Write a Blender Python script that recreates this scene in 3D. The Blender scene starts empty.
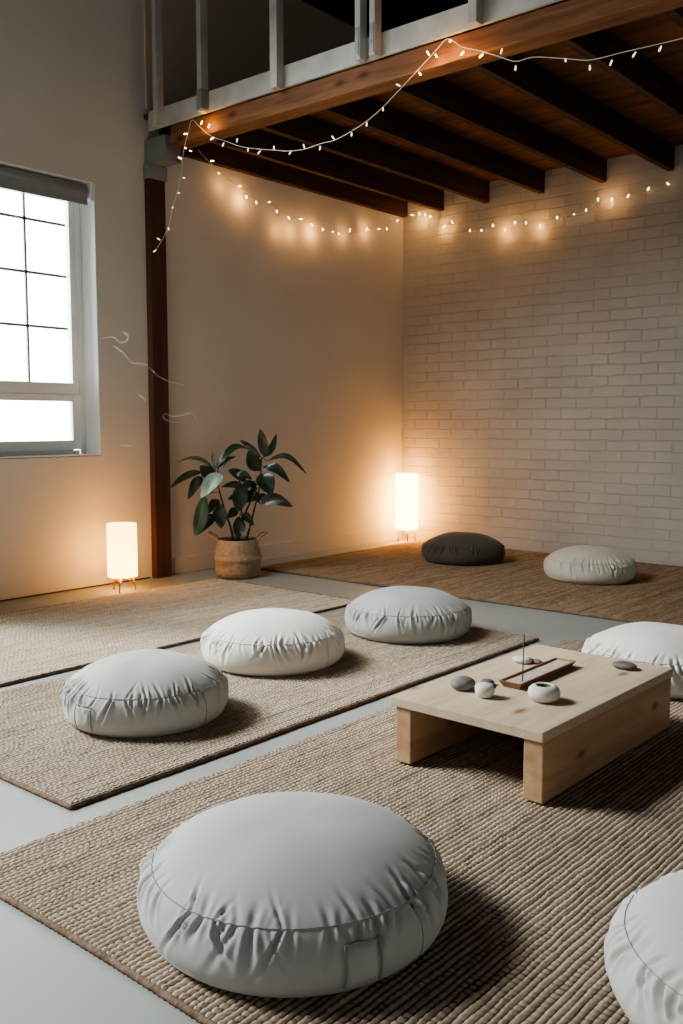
import bpy, bmesh, math, random
import numpy as np
from mathutils import Vector, Matrix

C = bpy.context.scene.collection
PI = math.pi
XW, YB, ZJ = -4.80, 6.44, 2.70      # left wall plane, brick wall plane, underside of joists

# ------------------------------------------------------------------ materials
def new_mat(name):
    m = bpy.data.materials.new(name); m.use_nodes = True
    nt = m.node_tree
    return m, nt, nt.nodes['Principled BSDF']

def N(nt, typ, **kw):
    n = nt.nodes.new(typ)
    for k, v in kw.items():
        if k in n.inputs.keys() if hasattr(n.inputs, 'keys') else False:
            n.inputs[k].default_value = v
        else:
            setattr(n, k, v)
    return n

def coords(nt, scale=(1, 1, 1), rot=(0, 0, 0), kind='Object'):
    t = nt.nodes.new('ShaderNodeTexCoord'); mp = nt.nodes.new('ShaderNodeMapping')
    mp.inputs['Scale'].default_value = scale; mp.inputs['Rotation'].default_value = rot
    nt.links.new(t.outputs[kind], mp.inputs['Vector'])
    return mp.outputs['Vector']

def ramp(nt, fac, stops):
    r = nt.nodes.new('ShaderNodeValToRGB')
    while len(r.color_ramp.elements) < len(stops): r.color_ramp.elements.new(0.5)
    for e, (p, c) in zip(r.color_ramp.elements, stops):
        e.position = p; e.color = (*c, 1) if len(c) == 3 else c
    nt.links.new(fac, r.inputs['Fac'])
    return r.outputs['Color']

def noise(nt, vec, scale=5, detail=4, rough=.5, dist=0):
    n = nt.nodes.new('ShaderNodeTexNoise')
    n.inputs['Scale'].default_value = scale; n.inputs['Detail'].default_value = detail
    n.inputs['Roughness'].default_value = rough; n.inputs['Distortion'].default_value = dist
    nt.links.new(vec, n.inputs['Vector'])
    return n.outputs['Fac']

def bump(nt, bsdf, h, strength=.3, dist=.01):
    b = nt.nodes.new('ShaderNodeBump')
    b.inputs['Strength'].default_value = strength; b.inputs['Distance'].default_value = dist
    nt.links.new(h, b.inputs['Height']); nt.links.new(b.outputs['Normal'], bsdf.inputs['Normal'])

def mixc(nt, a, b, fac, mode='MIX'):
    m = nt.nodes.new('ShaderNodeMix'); m.data_type = 'RGBA'; m.blend_type = mode
    for sock, v in ((m.inputs[0], fac), (m.inputs[6], a), (m.inputs[7], b)):
        if hasattr(v, 'node'): nt.links.new(v, sock)
        else: sock.default_value = v if isinstance(v, (int, float)) else (*v, 1)
    return m.outputs[2]

def simple(name, c1, c2, scale=6, rough=.7, bstr=.15, bscale=60, bdist=.003, stretch=(1, 1, 1), detail=4, spec=.3):
    m, nt, b = new_mat(name)
    v = coords(nt, stretch)
    nt.links.new(ramp(nt, noise(nt, v, scale, detail), [(.3, c1), (.7, c2)]), b.inputs['Base Color'])
    b.inputs['Roughness'].default_value = rough; b.inputs['Specular IOR Level'].default_value = spec
    if bstr: bump(nt, b, noise(nt, v, bscale, 3), bstr, bdist)
    return m

def wood(name, c1, c2, c3, axis='Y', scale=9, rough=.6, knots='XY', bstr=.15, kscale=3.0):
    m, nt, b = new_mat(name)
    s = {'X': (.09, 1, 1), 'Y': (1, .09, 1), 'Z': (1, 1, .09)}[axis]
    v = coords(nt, s)
    grain = noise(nt, v, scale * 3, 6, .6, .6)
    col = ramp(nt, grain, [(.28, c1), (.5, c2), (.75, c3)])
    broad = noise(nt, v, scale * .6, 2, .5)
    col = mixc(nt, col, ramp(nt, broad, [(.35, (.72, .68, .64)), (.65, (1, 1, 1))]), .7, 'MULTIPLY')
    if knots:
        s2 = {'X': (.45, 1, 1), 'Y': (1, .45, 1), 'Z': (1, 1, .45)}[axis]
        v2 = coords(nt, s2)
        vo = nt.nodes.new('ShaderNodeTexVoronoi'); vo.inputs['Scale'].default_value = kscale; vo.voronoi_dimensions = '2D'
        sx_ = nt.nodes.new('ShaderNodeSeparateXYZ'); cx_ = nt.nodes.new('ShaderNodeCombineXYZ'); nt.links.new(v2, sx_.inputs[0])
        nt.links.new(sx_.outputs[knots[0]], cx_.inputs['X']); nt.links.new(sx_.outputs[knots[1]], cx_.inputs['Y'])
        nt.links.new(cx_.outputs[0], vo.inputs['Vector'])
        k = ramp(nt, vo.outputs['Distance'], [(.0, (.16, .09, .05)), (.04, (.34, .2, .12)), (.075, (.8, .7, .6)), (.13, (1, 1, 1))])
        col = mixc(nt, col, k, .75, 'MULTIPLY')
    nt.links.new(col, b.inputs['Base Color'])
    b.inputs['Roughness'].default_value = rough; b.inputs['Specular IOR Level'].default_value = .25
    if bstr: bump(nt, b, grain, bstr, .002)
    return m

M = {}
M['plaster'] = simple('plaster', (.66, .63, .585), (.71, .68, .635), 1.5, .85, .08, 120, .002)
M['baseboard_paint'] = simple('baseboard_paint', (.66, .63, .585), (.70, .67, .625), 3, .55, .05)
M['white_paint'] = simple('white_paint', (.42, .405, .38), (.56, .545, .515), 7, .5, .2, 40, .002)
M['window_paint'] = simple('window_paint', (.87, .90, .90), (.9, .92, .92), 5, .45, .03)
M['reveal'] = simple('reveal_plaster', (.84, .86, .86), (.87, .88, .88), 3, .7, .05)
M['grey_paint'] = simple('grey_paint', (.22, .23, .22), (.30, .31, .30), 8, .5, .15, 50)
M['zinc'] = simple('zinc_steel', (.20, .21, .21), (.32, .33, .33), 20, .45, .15, 80); M['zinc'].node_tree.nodes['Principled BSDF'].inputs['Metallic'].default_value = .6
M['dark_hole'] = simple('dark_hole', (.02, .02, .02), (.03, .03, .03), 3, .9, 0)
M['loft_shaded'] = simple('loft_shaded', (.62, .49, .40), (.68, .545, .45), 1.5, .9, .1)  # loft gloom put into the wall colour, browner and darker than the plaster
M['ceiling'] = simple('ceiling_dark', (.012, .011, .011), (.018, .016, .015), 2, .9, .1)
M['beam'] = wood('beam_fir', (.125, .055, .024), (.225, .105, .05), (.31, .155, .08), 'X', 9, .6, 'XZ', .2, 4.2)
M['joist'] = wood('joist_dark', (.042, .023, .014), (.07, .037, .022), (.10, .055, .033), 'Y', 9, .7, False)
M['deck'] = wood('deck_boards', (.085, .034, .013), (.20, .087, .036), (.30, .14, .062), 'X', 6, .7, False, .3)
M['post'] = wood('post_wood', (.075, .035, .026), (.105, .05, .036), (.13, .065, .048), 'Z', 8, .6, False)
M['table'] = wood('table_pine', (.50, .40, .29), (.60, .49, .365), (.67, .56, .43), 'Y', 8, .55, 'XY', .06, 5.5)
M['tableleg'] = wood('table_leg_pine', (.40, .245, .14), (.50, .325, .195), (.58, .40, .255), 'Y', 8, .55, 'YZ', .06, 6.5)
M['tray'] = wood('tray_wood', (.22, .12, .075), (.29, .165, .105), (.35, .21, .135), 'Y', 20, .5, False, .05)
M['ash'] = simple('ash', (.40, .33, .26), (.58, .50, .41), 45, .95, .6, 300, .004)
M['stick'] = simple('stick', (.10, .07, .055), (.15, .10, .08), 30, .9, .2)
M['stone_grey'] = simple('stone_grey', (.13, .13, .125), (.24, .24, .235), 28, .75, .3, 90)
M['stone_dark'] = simple('stone_dark', (.10, .095, .09), (.17, .165, .16), 28, .75, .3, 90)
M['stone_white'] = simple('stone_white', (.56, .53, .48), (.68, .655, .61), 22, .8, .3, 90)
M['ceramic'] = simple('ceramic_white', (.60, .575, .53), (.70, .675, .635), 14, .7, .25, 110)
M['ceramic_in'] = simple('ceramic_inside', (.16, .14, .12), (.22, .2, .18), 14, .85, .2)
M['wax'] = simple('ash_grey', (.2, .19, .17), (.3, .28, .26), 30, .9, .4)
M['soil'] = simple('soil', (.012, .009, .007), (.03, .022, .016), 60, 1, .8, 120, .01)
M['brass'] = simple('brass', (.38, .24, .11), (.46, .30, .14), 10, .35, .03); M['brass'].node_tree.nodes['Principled BSDF'].inputs['Metallic'].default_value = .8
M['wire'] = simple('wire_white', (.5, .47, .42), (.58, .55, .5), 20, .5, 0)
M['stem'] = simple('stem', (.05, .045, .028), (.09, .075, .045), 30, .7, .3)
M['blind'] = simple('blind_fabric', (.30, .33, .335), (.34, .37, .37), 30, .8, .1)

# floor: pale sealed concrete
m, nt, b = new_mat('concrete'); v = coords(nt)
col = ramp(nt, noise(nt, v, 1.1, 6, .6), [(.3, (.27, .295, .285)), (.7, (.33, .352, .338))])
nt.links.new(col, b.inputs['Base Color'])
nt.links.new(ramp(nt, noise(nt, v, 3, 4), [(.3, (.38, .38, .38)), (.7, (.52, .52, .52))]), b.inputs['Roughness'])
b.inputs['Specular IOR Level'].default_value = .4
bump(nt, b, noise(nt, v, 40, 4), .05, .003); M['concrete'] = m

# painted brick
m, nt, b = new_mat('painted_brick')
v = coords(nt, (1, 1, 1), (PI / 2, 0, 0))
nz = nt.nodes.new('ShaderNodeTexNoise'); nz.inputs['Scale'].default_value = 7; nz.inputs['Detail'].default_value = 3
nt.links.new(v, nz.inputs['Vector'])
vm = nt.nodes.new('ShaderNodeVectorMath'); vm.operation = 'MULTIPLY_ADD'
vm.inputs[1].default_value = (.022, .022, .022)
nt.links.new(nz.outputs['Color'], vm.inputs[0]); nt.links.new(v, vm.inputs[2])
br = nt.nodes.new('ShaderNodeTexBrick')
br.inputs['Scale'].default_value = 1; br.inputs['Brick Width'].default_value = .245; br.inputs['Row Height'].default_value = .078
br.inputs['Mortar Size'].default_value = .006; br.inputs['Mortar Smooth'].default_value = .6; br.inputs['Bias'].default_value = 0
br.inputs['Color1'].default_value = (.56, .54, .505, 1); br.inputs['Color2'].default_value = (.54, .52, .485, 1); br.inputs['Mortar'].default_value = (.535, .515, .48, 1)
nt.links.new(vm.outputs[0], br.inputs['Vector'])
pn = noise(nt, v, 2.2, 4)
nt.links.new(mixc(nt, br.outputs['Color'], ramp(nt, pn, [(.3, (.86, .86, .86)), (.7, (1, 1, 1))]), 1.0, 'MULTIPLY'), b.inputs['Base Color'])
b.inputs['Roughness'].default_value = .7; b.inputs['Specular IOR Level'].default_value = .3
inv = nt.nodes.new('ShaderNodeMath'); inv.operation = 'MULTIPLY_ADD'; inv.inputs[1].default_value = -1.0; inv.inputs[2].default_value = 1.0
nt.links.new(br.outputs['Fac'], inv.inputs[0])
ad = nt.nodes.new('ShaderNodeMath'); ad.operation = 'MULTIPLY_ADD'; ad.inputs[1].default_value = .35
nt.links.new(noise(nt, v, 22, 5, .6), ad.inputs[0])
gate = nt.nodes.new('ShaderNodeMath'); gate.operation = 'MULTIPLY'
nt.links.new(inv.outputs[0], gate.inputs[0]); nt.links.new(ramp(nt, noise(nt, v, 3.5, 2), [(.34, (.2,) * 3), (.62, (1,) * 3)]), gate.inputs[1])
nt.links.new(gate.outputs[0], ad.inputs[2])
bump(nt, b, ad.outputs[0], .65, .012); M['brick'] = m

def fabric(name, c):
    m, nt, b = new_mat(name); v = coords(nt)
    c2 = tuple(x * .93 for x in c)
    nt.links.new(ramp(nt, noise(nt, v, 9, 5), [(.3, c2), (.7, c)]), b.inputs['Base Color'])
    b.inputs['Roughness'].default_value = .9; b.inputs['Specular IOR Level'].default_value = .15
    b.inputs['Sheen Weight'].default_value = .15
    bump(nt, b, noise(nt, v, 420, 2), .12, .001)
    return m

def rug_mat(name, hi, mid, gap):
    m, nt, b = new_mat(name)
    at = nt.nodes.new('ShaderNodeAttribute'); at.attribute_name = 'pile'
    h = at.outputs['Fac']
    v = coords(nt, (1, .12, 1))
    streak = noise(nt, v, 34, 3, .6)
    v2 = coords(nt)
    c = mixc(nt, ramp(nt, streak, [(.33, mid), (.62, hi)]), ramp(nt, noise(nt, v2, 55, 3), [(.35, (.8, .77, .74)), (.65, (1.05, 1.03, 1.0))]), .8, 'MULTIPLY')
    c = mixc(nt, gap, c, ramp(nt, h, [(.12, (0, 0, 0)), (.62, (1, 1, 1))]))  # low spots between stitches darkened in colour, painted shading on top of the relief
    nt.links.new(c, b.inputs['Base Color'])
    b.inputs['Roughness'].default_value = 1; b.inputs['Specular IOR Level'].default_value = .05
    bump(nt, b, noise(nt, v2, 260, 3), .35, .003)
    return m

def emis(name, c, s):
    m, nt, b = new_mat(name)
    b.inputs['Base Color'].default_value = (*c, 1); b.inputs['Emission Color'].default_value = (*c, 1); b.inputs['Emission Strength'].default_value = s
    return m

# ------------------------------------------------------------------ mesh helpers
def link_mesh(name, me, mat, parent=None, smooth=False, loc=None):
    o = bpy.data.objects.new(name, me); C.objects.link(o)
    for mm in (mat if isinstance(mat, (list, tuple)) else [mat]): me.materials.append(mm)
    if smooth: me.polygons.foreach_set('use_smooth', [True] * len(me.polygons))
    if parent: o.parent = parent
    if loc: o.location = loc
    return o

def pyobj(name, verts, faces, mat, parent=None, smooth=False, loc=None):
    me = bpy.data.meshes.new(name); me.from_pydata([tuple(v) for v in verts], [], faces); me.update()
    return link_mesh(name, me, mat, parent, smooth, loc)

def bmobj(name, bm, mat, parent=None, smooth=False, loc=None):
    me = bpy.data.meshes.new(name); bmesh.ops.recalc_face_normals(bm, faces=bm.faces[:]); bm.to_mesh(me); bm.free()
    return link_mesh(name, me, mat, parent, smooth, loc)

def add_box(bm, x0, x1, y0, y1, z0, z1, bev=0, seg=2):
    r = bmesh.ops.create_cube(bm, size=1)
    vs = r['verts']
    for v in vs:
        v.co = Vector(((x0 + x1) / 2 + v.co.x * (x1 - x0), (y0 + y1) / 2 + v.co.y * (y1 - y0), (z0 + z1) / 2 + v.co.z * (z1 - z0)))
    if bev:
        es = list({e for v in vs for e in v.link_edges})
        bmesh.ops.bevel(bm, geom=es, offset=bev, segments=seg, affect='EDGES', profile=.6)

def box(name, x0, x1, y0, y1, z0, z1, mat, parent=None, bev=0, loc=None):
    bm = bmesh.new(); add_box(bm, x0, x1, y0, y1, z0, z1, bev)
    return bmobj(name, bm, mat, parent, False, loc)

def lathe_data(prof, n=48, cap0=False, cap1=False):
    vs, fs = [], []
    for r, z in prof:
        for k in range(n):
            a = 2 * PI * k / n; vs.append((r * math.cos(a), r * math.sin(a), z))
    for i in range(len(prof) - 1):
        for k in range(n):
            fs.append((i * n + k, i * n + (k + 1) % n, (i + 1) * n + (k + 1) % n, (i + 1) * n + k))
    if cap0: fs.append(tuple(reversed(range(n))))
    if cap1: fs.append(tuple((len(prof) - 1) * n + k for k in range(n)))
    return vs, fs

def lathe(name, prof, mat, parent=None, n=48, cap0=False, cap1=False, loc=None, smooth=True):
    vs, fs = lathe_data(prof, n, cap0, cap1)
    return pyobj(name, vs, fs, mat, parent, smooth, loc)

def catmull(pts, sub=6):
    P = [Vector(p) for p in pts]; P = [P[0] * 2 - P[1]] + P + [P[-1] * 2 - P[-2]]
    out = []
    for i in range(1, len(P) - 2):
        a, b, c, d = P[i - 1:i + 3]
        for k in range(sub):
            t = k / sub
            out.append(.5 * ((2 * b) + (c - a) * t + (2 * a - 5 * b + 4 * c - d) * t * t + (3 * b - a - 3 * c + d) * t ** 3))
    out.append(P[-2]); return out

def tube_data(pts, rad, n=8):
    vs, fs = [], []
    P = [Vector(p) for p in pts]; L = len(P)
    up = Vector((.13, .21, .97)).normalized()
    for i, p in enumerate(P):
        t = (P[min(i + 1, L - 1)] - P[max(i - 1, 0)]).normalized()
        a = t.cross(up)
        if a.length < .15: a = t.cross(Vector((1, 0, 0)))
        a.normalize(); b = t.cross(a)
        r = rad(i / (L - 1)) if callable(rad) else rad
        for k in range(n):
            w = 2 * PI * k / n; vs.append(p + (a * math.cos(w) + b * math.sin(w)) * r)
    for i in range(L - 1):
        for k in range(n): fs.append((i * n + k, i * n + (k + 1) % n, (i + 1) * n + (k + 1) % n, (i + 1) * n + k))
    fs.append(tuple(reversed(range(n)))); fs.append(tuple((L - 1) * n + k for k in range(n)))
    return vs, fs

def tube(name, pts, rad, mat, parent=None, n=8, loc=None):
    vs, fs = tube_data(pts, rad, n)
    return pyobj(name, vs, fs, mat, parent, True, loc)

def join_data(lst):
    V, Fc = [], []
    for vs, fs in lst:
        o = len(V); V += [tuple(v) for v in vs]; Fc += [tuple(i + o for i in f) for f in fs]
    return V, Fc

def tag(o, label, cat, group=None, kind=None):
    o['label'] = label; o['category'] = cat
    if group: o['group'] = group
    if kind: o['kind'] = kind
    return o

def thing(name, label, cat, loc=(0, 0, 0), rz=0, group=None, kind=None):
    o = bpy.data.objects.new(name, None); C.objects.link(o); o.empty_display_size = .05
    o.location = loc; o.rotation_euler = (0, 0, rz)
    return tag(o, label, cat, group, kind)

def struct(o): o['kind'] = 'structure'; return o

# ------------------------------------------------------------------ room shell
struct(box('floor', -4.97, 6.0, -5.0, 6.7, -.1, 0, M['concrete']))
WY0, WY1, WZ0, WZ1 = 2.38, 3.385, .80, 2.41
bm = bmesh.new()
add_box(bm, XW - .2, XW, 1.97, WY0, 0, 4.02)
add_box(bm, XW - .2, XW, WY1, YB + .18, 0, 4.02)
add_box(bm, XW - .2, XW, WY0, WY1, 0, WZ0)
add_box(bm, XW - .2, XW, WY0, WY1, WZ1, 4.02)
struct(bmobj('wall_left', bm, M['plaster']))
struct(box('wall_back', XW, 2.6, YB, YB + .18, 0, 2.86, M['brick']))
struct(box('wall_loft_back', XW, 2.6, YB, YB + .18, 2.86, 4.02, M['loft_shaded']))
struct(box('wall_loft_left', XW, XW + .012, 3.775, YB, 2.93, 4.02, M['loft_shaded']))  # thin panel over the plaster, carries the shaded loft tone
struct(box('ceiling', -4.97, 6.0, -5.0, 6.7, 4.02, 4.12, M['ceiling']))
struct(box('baseboard_left', XW, XW + .014, 3.93, YB - .016, .0, .112, M['baseboard_paint'], None, .003))
struct(box('trim_1', XW, XW + .006, 1.95, 3.735, .0, .008, simple('floor_gap', (.09, .06, .04), (.12, .08, .05), 9, .8, 0)))

# window: frame, sash bars, panes
wt = thing('window_1', 'white painted sash window with bright daylight behind it in left wall', 'window', (XW, WY1, WZ0), 0, None, 'structure')
def wbox(name, y0, y1, z0, z1, x0, x1, mat, par, bev=.003):
    return box(name, x0, x1, y0 - WY1, y1 - WY1, z0 - WZ0, z1 - WZ0, mat, par, bev)
bm = bmesh.new()
for a in ((-.2, -.001, WY1 - WY1 - .004, 0, 0, WZ1 - WZ0), (-.2, -.001, WY0 - WY1, WY0 - WY1 + .004, 0, WZ1 - WZ0), (-.2, .0, WY0 - WY1, 0, -.004, .006), (-.2, -.001, WY0 - WY1, 0, WZ1 - WZ0 - .004, WZ1 - WZ0)):
    add_box(bm, *a)
bmobj('window_reveal', bm, M['reveal'], wt)
fx0, fx1 = -.20, -.145
bm = bmesh.new()
W = WY1 - WY0; Hh = WZ1 - WZ0
add_box(bm, fx0, fx1, -.04, -.004, .0, Hh, .004); add_box(bm, fx0, fx1, -W + .004, -W + .04, 0, Hh, .004)
add_box(bm, fx0, fx1, -W + .05, -.05, Hh - .05, Hh, .004); add_box(bm, fx0, fx1, -W + .05, -.05, .0, .03, .004)
bmobj('window_frame', bm, M['window_paint'], wt)
bm = bmesh.new()                                                   # upper sash: stiles, rails, glazing bars
x0, x1 = fx0 + .01, fx1 - .01
add_box(bm, x0, x1, -.08, -.04, .37, Hh - .05, .003); add_box(bm, x0, x1, -W + .04, -W + .08, .37, Hh - .05, .003)
add_box(bm, x0, x1 + .02, -W + .05, -.05, .365, .435, .004); add_box(bm, x0, x1, -W + .095, -.095, Hh - .1, Hh - .05, .003)
for z in (2.17, 1.868, 1.56): add_box(bm, x0 + .01, x1 - .01, -W + .095, -.095, z - WZ0 - .008, z - WZ0 + .008, .002)
for y in (-.365, -.635): add_box(bm, x0 + .01, x1 - .01, y - .008, y + .008, .435, Hh - .1, .002)
us = bmobj('sash', bm, M['window_paint'], wt)
bm = bmesh.new()
x0, x1 = fx0 + .03, fx1 + .015
add_box(bm, x0, x1, -.1, -.045, .035, .365, .003); add_box(bm, x0, x1, -W + .045, -W + .1, .035, .365, .003)
add_box(bm, x0, x1, -W + .1, -.1, .03, .09, .003); add_box(bm, x0, x1, -W + .1, -.1, .325, .365, .003)
ls = bmobj('sash', bm, M['window_paint'], wt)
gm = bpy.data.materials.new('window_glass'); gm.use_nodes = True; nt = gm.node_tree; nt.nodes.clear()
o_ = nt.nodes.new('ShaderNodeOutputMaterial'); mx = nt.nodes.new('ShaderNodeMixShader'); tr = nt.nodes.new('ShaderNodeBsdfTransparent'); gl = nt.nodes.new('ShaderNodeBsdfGlossy')
gl.inputs['Roughness'].default_value = .02; fr = nt.nodes.new('ShaderNodeFresnel'); fr.inputs['IOR'].default_value = 1.45
nt.links.new(fr.outputs[0], mx.inputs[0]); nt.links.new(tr.outputs[0], mx.inputs[1]); nt.links.new(gl.outputs[0], mx.inputs[2]); nt.links.new(mx.outputs[0], o_.inputs[0])
box('pane', -.158, -.154, -W + .09, -.09, .43, Hh - .09, gm, us); box('pane', -.142, -.138, -W + .09, -.09, .08, .33, gm, ls)
# rolled blind under the head of the opening
rb = thing('roller_blind', 'rolled-up grey roller blind at the top of the window opening', 'blind', (XW, WY1, WZ1))
vs, fs = lathe_data([(.0, 0), (.043, 0), (.043, .93), (0, .93)], 24)
vs = [(-.055 + x, -.035 - z, -.052 + y) for x, y, z in vs]
pyobj('roll', vs, fs, M['blind'], rb, True)
bm = bmesh.new(); add_box(bm, -.10, -.008, -.02, -.008, -.105, -.005, .003); bmobj('bracket', bm, M['window_paint'], rb)
bm = bmesh.new(); add_box(bm, -.10, -.008, -.99, -.978, -.105, -.005, .003)
bmobj('bracket', bm, M['window_paint'], rb)
box('bottom_bar', -.021, -.012, -.96, -.04, -.135, -.115, M['blind'], rb, .003)
box('hanging_fabric', -.0165, -.0145, -.96, -.04, -.118, -.05, M['blind'], rb)

# ------------------------------------------------------------------ loft: post, beam, joists, deck, railing
pt = thing('support_post', 'dark reddish-brown timber post against the left wall under the beam', 'post', (XW, 3.752, 0))
box('shaft', .001, .050, 0, .125, 0, 2.50, M['post'], pt, .004)
bm = bmesh.new(); add_box(bm, .001, .060, -.010, .137, 2.50, 2.585, .003)
bmobj('post_cap', bm, M['grey_paint'], pt)
box('corbel_block', .001, .20, .005, .13, 2.586, 2.735, simple('corbel_paint', (.20, .215, .205), (.27, .285, .27), 8, .55, .15), pt, .004)
bt = tag(box('ceiling_beam', -4.54, -.3, 3.752, 3.872, 2.655, 2.765, M['beam'], None, .005), 'knotty orange-brown timber beam along the front edge of the loft', 'beam')
ord_ = ['first', 'second', 'third', 'fourth', 'fifth', 'sixth', 'seventh', 'eighth']
jx = [XW + .002, -4.437, -4.01, -3.535, -3.045, -2.56, -2.09, -1.62]
for i, x in enumerate(jx):
    o = box('ceiling_joist', 0, .045, 3.874, YB - .002, ZJ, 2.858, M['joist'], None, .003, (x, 0, 0))
    lab = 'dark timber joist lying along the top of the white wall' if i == 0 else 'dark timber ceiling joist, %s one out from the white left wall' % ord_[i]
    tag(o, lab, 'joist', 'dark joists under the loft')
bm = bmesh.new()
y = 3.755; rnd = random.Random(4)
while y < YB - .02:
    y1 = min(y + .138, YB - .001)
    add_box(bm, XW + .002, 2.5, y + .0015, y1 - .0015, 2.859 + rnd.random() * .003, 2.885); y = y1
tag(bmobj('loft_deck', bm, M['deck']), 'warm brown board deck of the loft, seen between the joists from below', 'deck')
rt = thing('loft_railing', 'white painted loft railing of upright bars on a long rim board', 'railing', (XW, 3.754, 2.768))
def lx(x): return x - XW
box('rim_board', .075, lx(-.3), -.02, .0, .004, .115, M['white_paint'], rt, .002)

bal = [(-4.609, -.006, .036, None), (-4.211, -.005, .036, 'strap'), (-3.63, -.006, .052, None), (-3.046, -.002, .034, 'plate'), (-2.955, -.002, .034, 'plate'), (-2.393, -.004, .046, None), (-1.80, -.004, .046, None), (-1.2, -.004, .046, None)]
for x, zb, w, br_ in bal:
    bb = box('baluster', lx(x), lx(x) + w, -.075, -.0205, zb, 1.255, M['white_paint'], rt, .003)
    if br_ == 'plate':
        bm = bmesh.new(); add_box(bm, lx(x) + .004, lx(x) + w - .006, -.0785, -.0755, .012, .15, .001)
        for k in range(4): add_box(bm, lx(x) + .012, lx(x) + .02, -.080, -.078, .026 + k * .033, .034 + k * .033, .001)
        bmobj('hanger_plate', bm, M['zinc'], bb)
    if br_ == 'strap':
        box('strap', lx(x) - .003, lx(x) + w + .003, -.0785, -.0215, .008, .118, M['grey_paint'], bb, .001)

# ------------------------------------------------------------------ rugs: woven rows of stitches as real relief
def rug(name, label, x0, x1, y0, y1, px, py, th, mat, group=None, sx=5, sy=4, seed=0, wob=.006):
    nx, ny = int((x1 - x0) / px), int((y1 - y0) / py)
    GX, GY = nx * sx + 1, ny * sy + 1
    u = np.linspace(0, nx, GX); w = np.linspace(0, ny, GY)
    U, Wd = np.meshgrid(u, w)
    rs = np.random.RandomState(seed)
    row = np.clip(np.floor(U).astype(int), 0, nx - 1)
    offs = (np.arange(nx) % 2) * .5 + rs.rand(nx) * .3
    amp = .8 + .35 * rs.rand(nx)
    lat = rs.rand(nx)
    # slow wander of the stitches
    ph = Wd + offs[row] + .25 * np.sin(Wd * .11 + lat[row] * 6)
    a = np.abs(np.sin(PI * (U - row)))
    s = np.abs(np.sin(PI * ph))
    jit = rs.rand(ny + 2, nx)[np.clip(np.floor(ph).astype(int), 0, ny + 1), row]
    h = (a ** .5) * (.10 + .90 * s ** .5) * (.78 + .44 * jit) * amp[row]
    h = np.clip(h, 0, 1.25)
    X = x0 + U * (x1 - x0) / nx + .0007 * np.sin(Wd * .9 + row)
    Y = y0 + Wd * (y1 - y0) / ny
    X = X + wob * np.sin(Y * 3.1 + seed) * (.4) + .0012 * np.sin(Y * 9 + U) ; Y = Y + wob * np.sin(X * 4.0 + seed)
    Z = th * .62 + th * .38 * h
    # rounded border: outer ring drops to the floor
    Z[0, :] = 0; Z[-1, :] = 0; Z[:, 0] = 0; Z[:, -1] = 0
    # scalloped ends
    Y[0, :] -= .006 * a[1, :]; Y[-1, :] += .006 * a[-2, :]
    pile = h.copy(); pile[0, :] = pile[-1, :] = 0; pile[:, 0] = pile[:, -1] = 0
    co = np.stack([X, Y, Z], -1).reshape(-1, 3)
    idx = np.arange(GX * GY).reshape(GY, GX)
    q = np.stack([idx[:-1, :-1], idx[:-1, 1:], idx[1:, 1:], idx[1:, :-1]], -1).reshape(-1, 4)
    me = bpy.data.meshes.new(name)
    me.vertices.add(len(co)); me.vertices.foreach_set('co', co.astype(np.float32).ravel())
    me.loops.add(q.size); me.loops.foreach_set('vertex_index', q.astype(np.int32).ravel())
    me.polygons.add(len(q)); me.polygons.foreach_set('loop_start', np.arange(0, q.size, 4, dtype=np.int32))
    me.polygons.foreach_set('use_smooth', np.ones(len(q), dtype=bool))
    at = me.attributes.new('pile', 'FLOAT', 'POINT'); at.data.foreach_set('value', pile.astype(np.float32).ravel())
    me.update(calc_edges=True); me.validate()
    o = tag(link_mesh(name, me, mat), label, 'rug', group)
    ring = [co.reshape(GY, GX, 3)[0, i] for i in range(0, GX, sx)] + [co.reshape(GY, GX, 3)[j, -1] for j in range(0, GY, sy)] + [co.reshape(GY, GX, 3)[-1, i] for i in range(GX - 1, -1, -sx)] + [co.reshape(GY, GX, 3)[j, 0] for j in range(GY - 1, -1, -sy)]
    tube('bound_edge', [(p[0], p[1], .0065 + .0012 * math.sin(i * 2.4)) for i, p in enumerate(ring)], .0068, M['rug_edge'], o, 7)
    return o

TH = .016
M['rug_a'] = rug_mat('rug_jute_front', (.50, .415, .34), (.37, .295, .23), (.085, .06, .043))
M['rug_b'] = rug_mat('rug_jute_middle', (.54, .46, .38), (.42, .345, .275), (.13, .095, .07))
M['rug_c'] = rug_mat('rug_jute_cream', (.68, .59, .48), (.55, .46, .36), (.28, .21, .15))
M['rug_d'] = rug_mat('rug_jute_back', (.45, .34, .235), (.31, .22, .145), (.11, .07, .045))
M['rug_edge'] = simple('rug_edge', (.15, .105, .075), (.26, .19, .14), 40, 1, .6, 150, .006, spec=.05)
rug('woven_rug', 'large chunky woven beige rug under the low table and nearest cushion', -1.93, .35, 0.97, 3.87, .0148, .0165, TH, M['rug_a'], None, 4, 3, 1)
rug('woven_rug', 'beige woven rug under the row of three cushions', -3.135, -2.05, 1.325, 3.80, .0148, .0165, TH, M['rug_b'], None, 4, 3, 2, .004)
rug('woven_rug', 'pale cream woven rug in front of the short lamp and the plant', -4.42, -3.235, .9, 3.97, .016, .02, .014, M['rug_c'], None, 4, 3, 3, .004)
rug('woven_rug', 'warm brown woven rug along the brick wall under the dark cushion', -4.545, -.9, 4.445, 6.36, .018, .02, .014, M['rug_d'], None, 4, 3, 4, .004)

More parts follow.
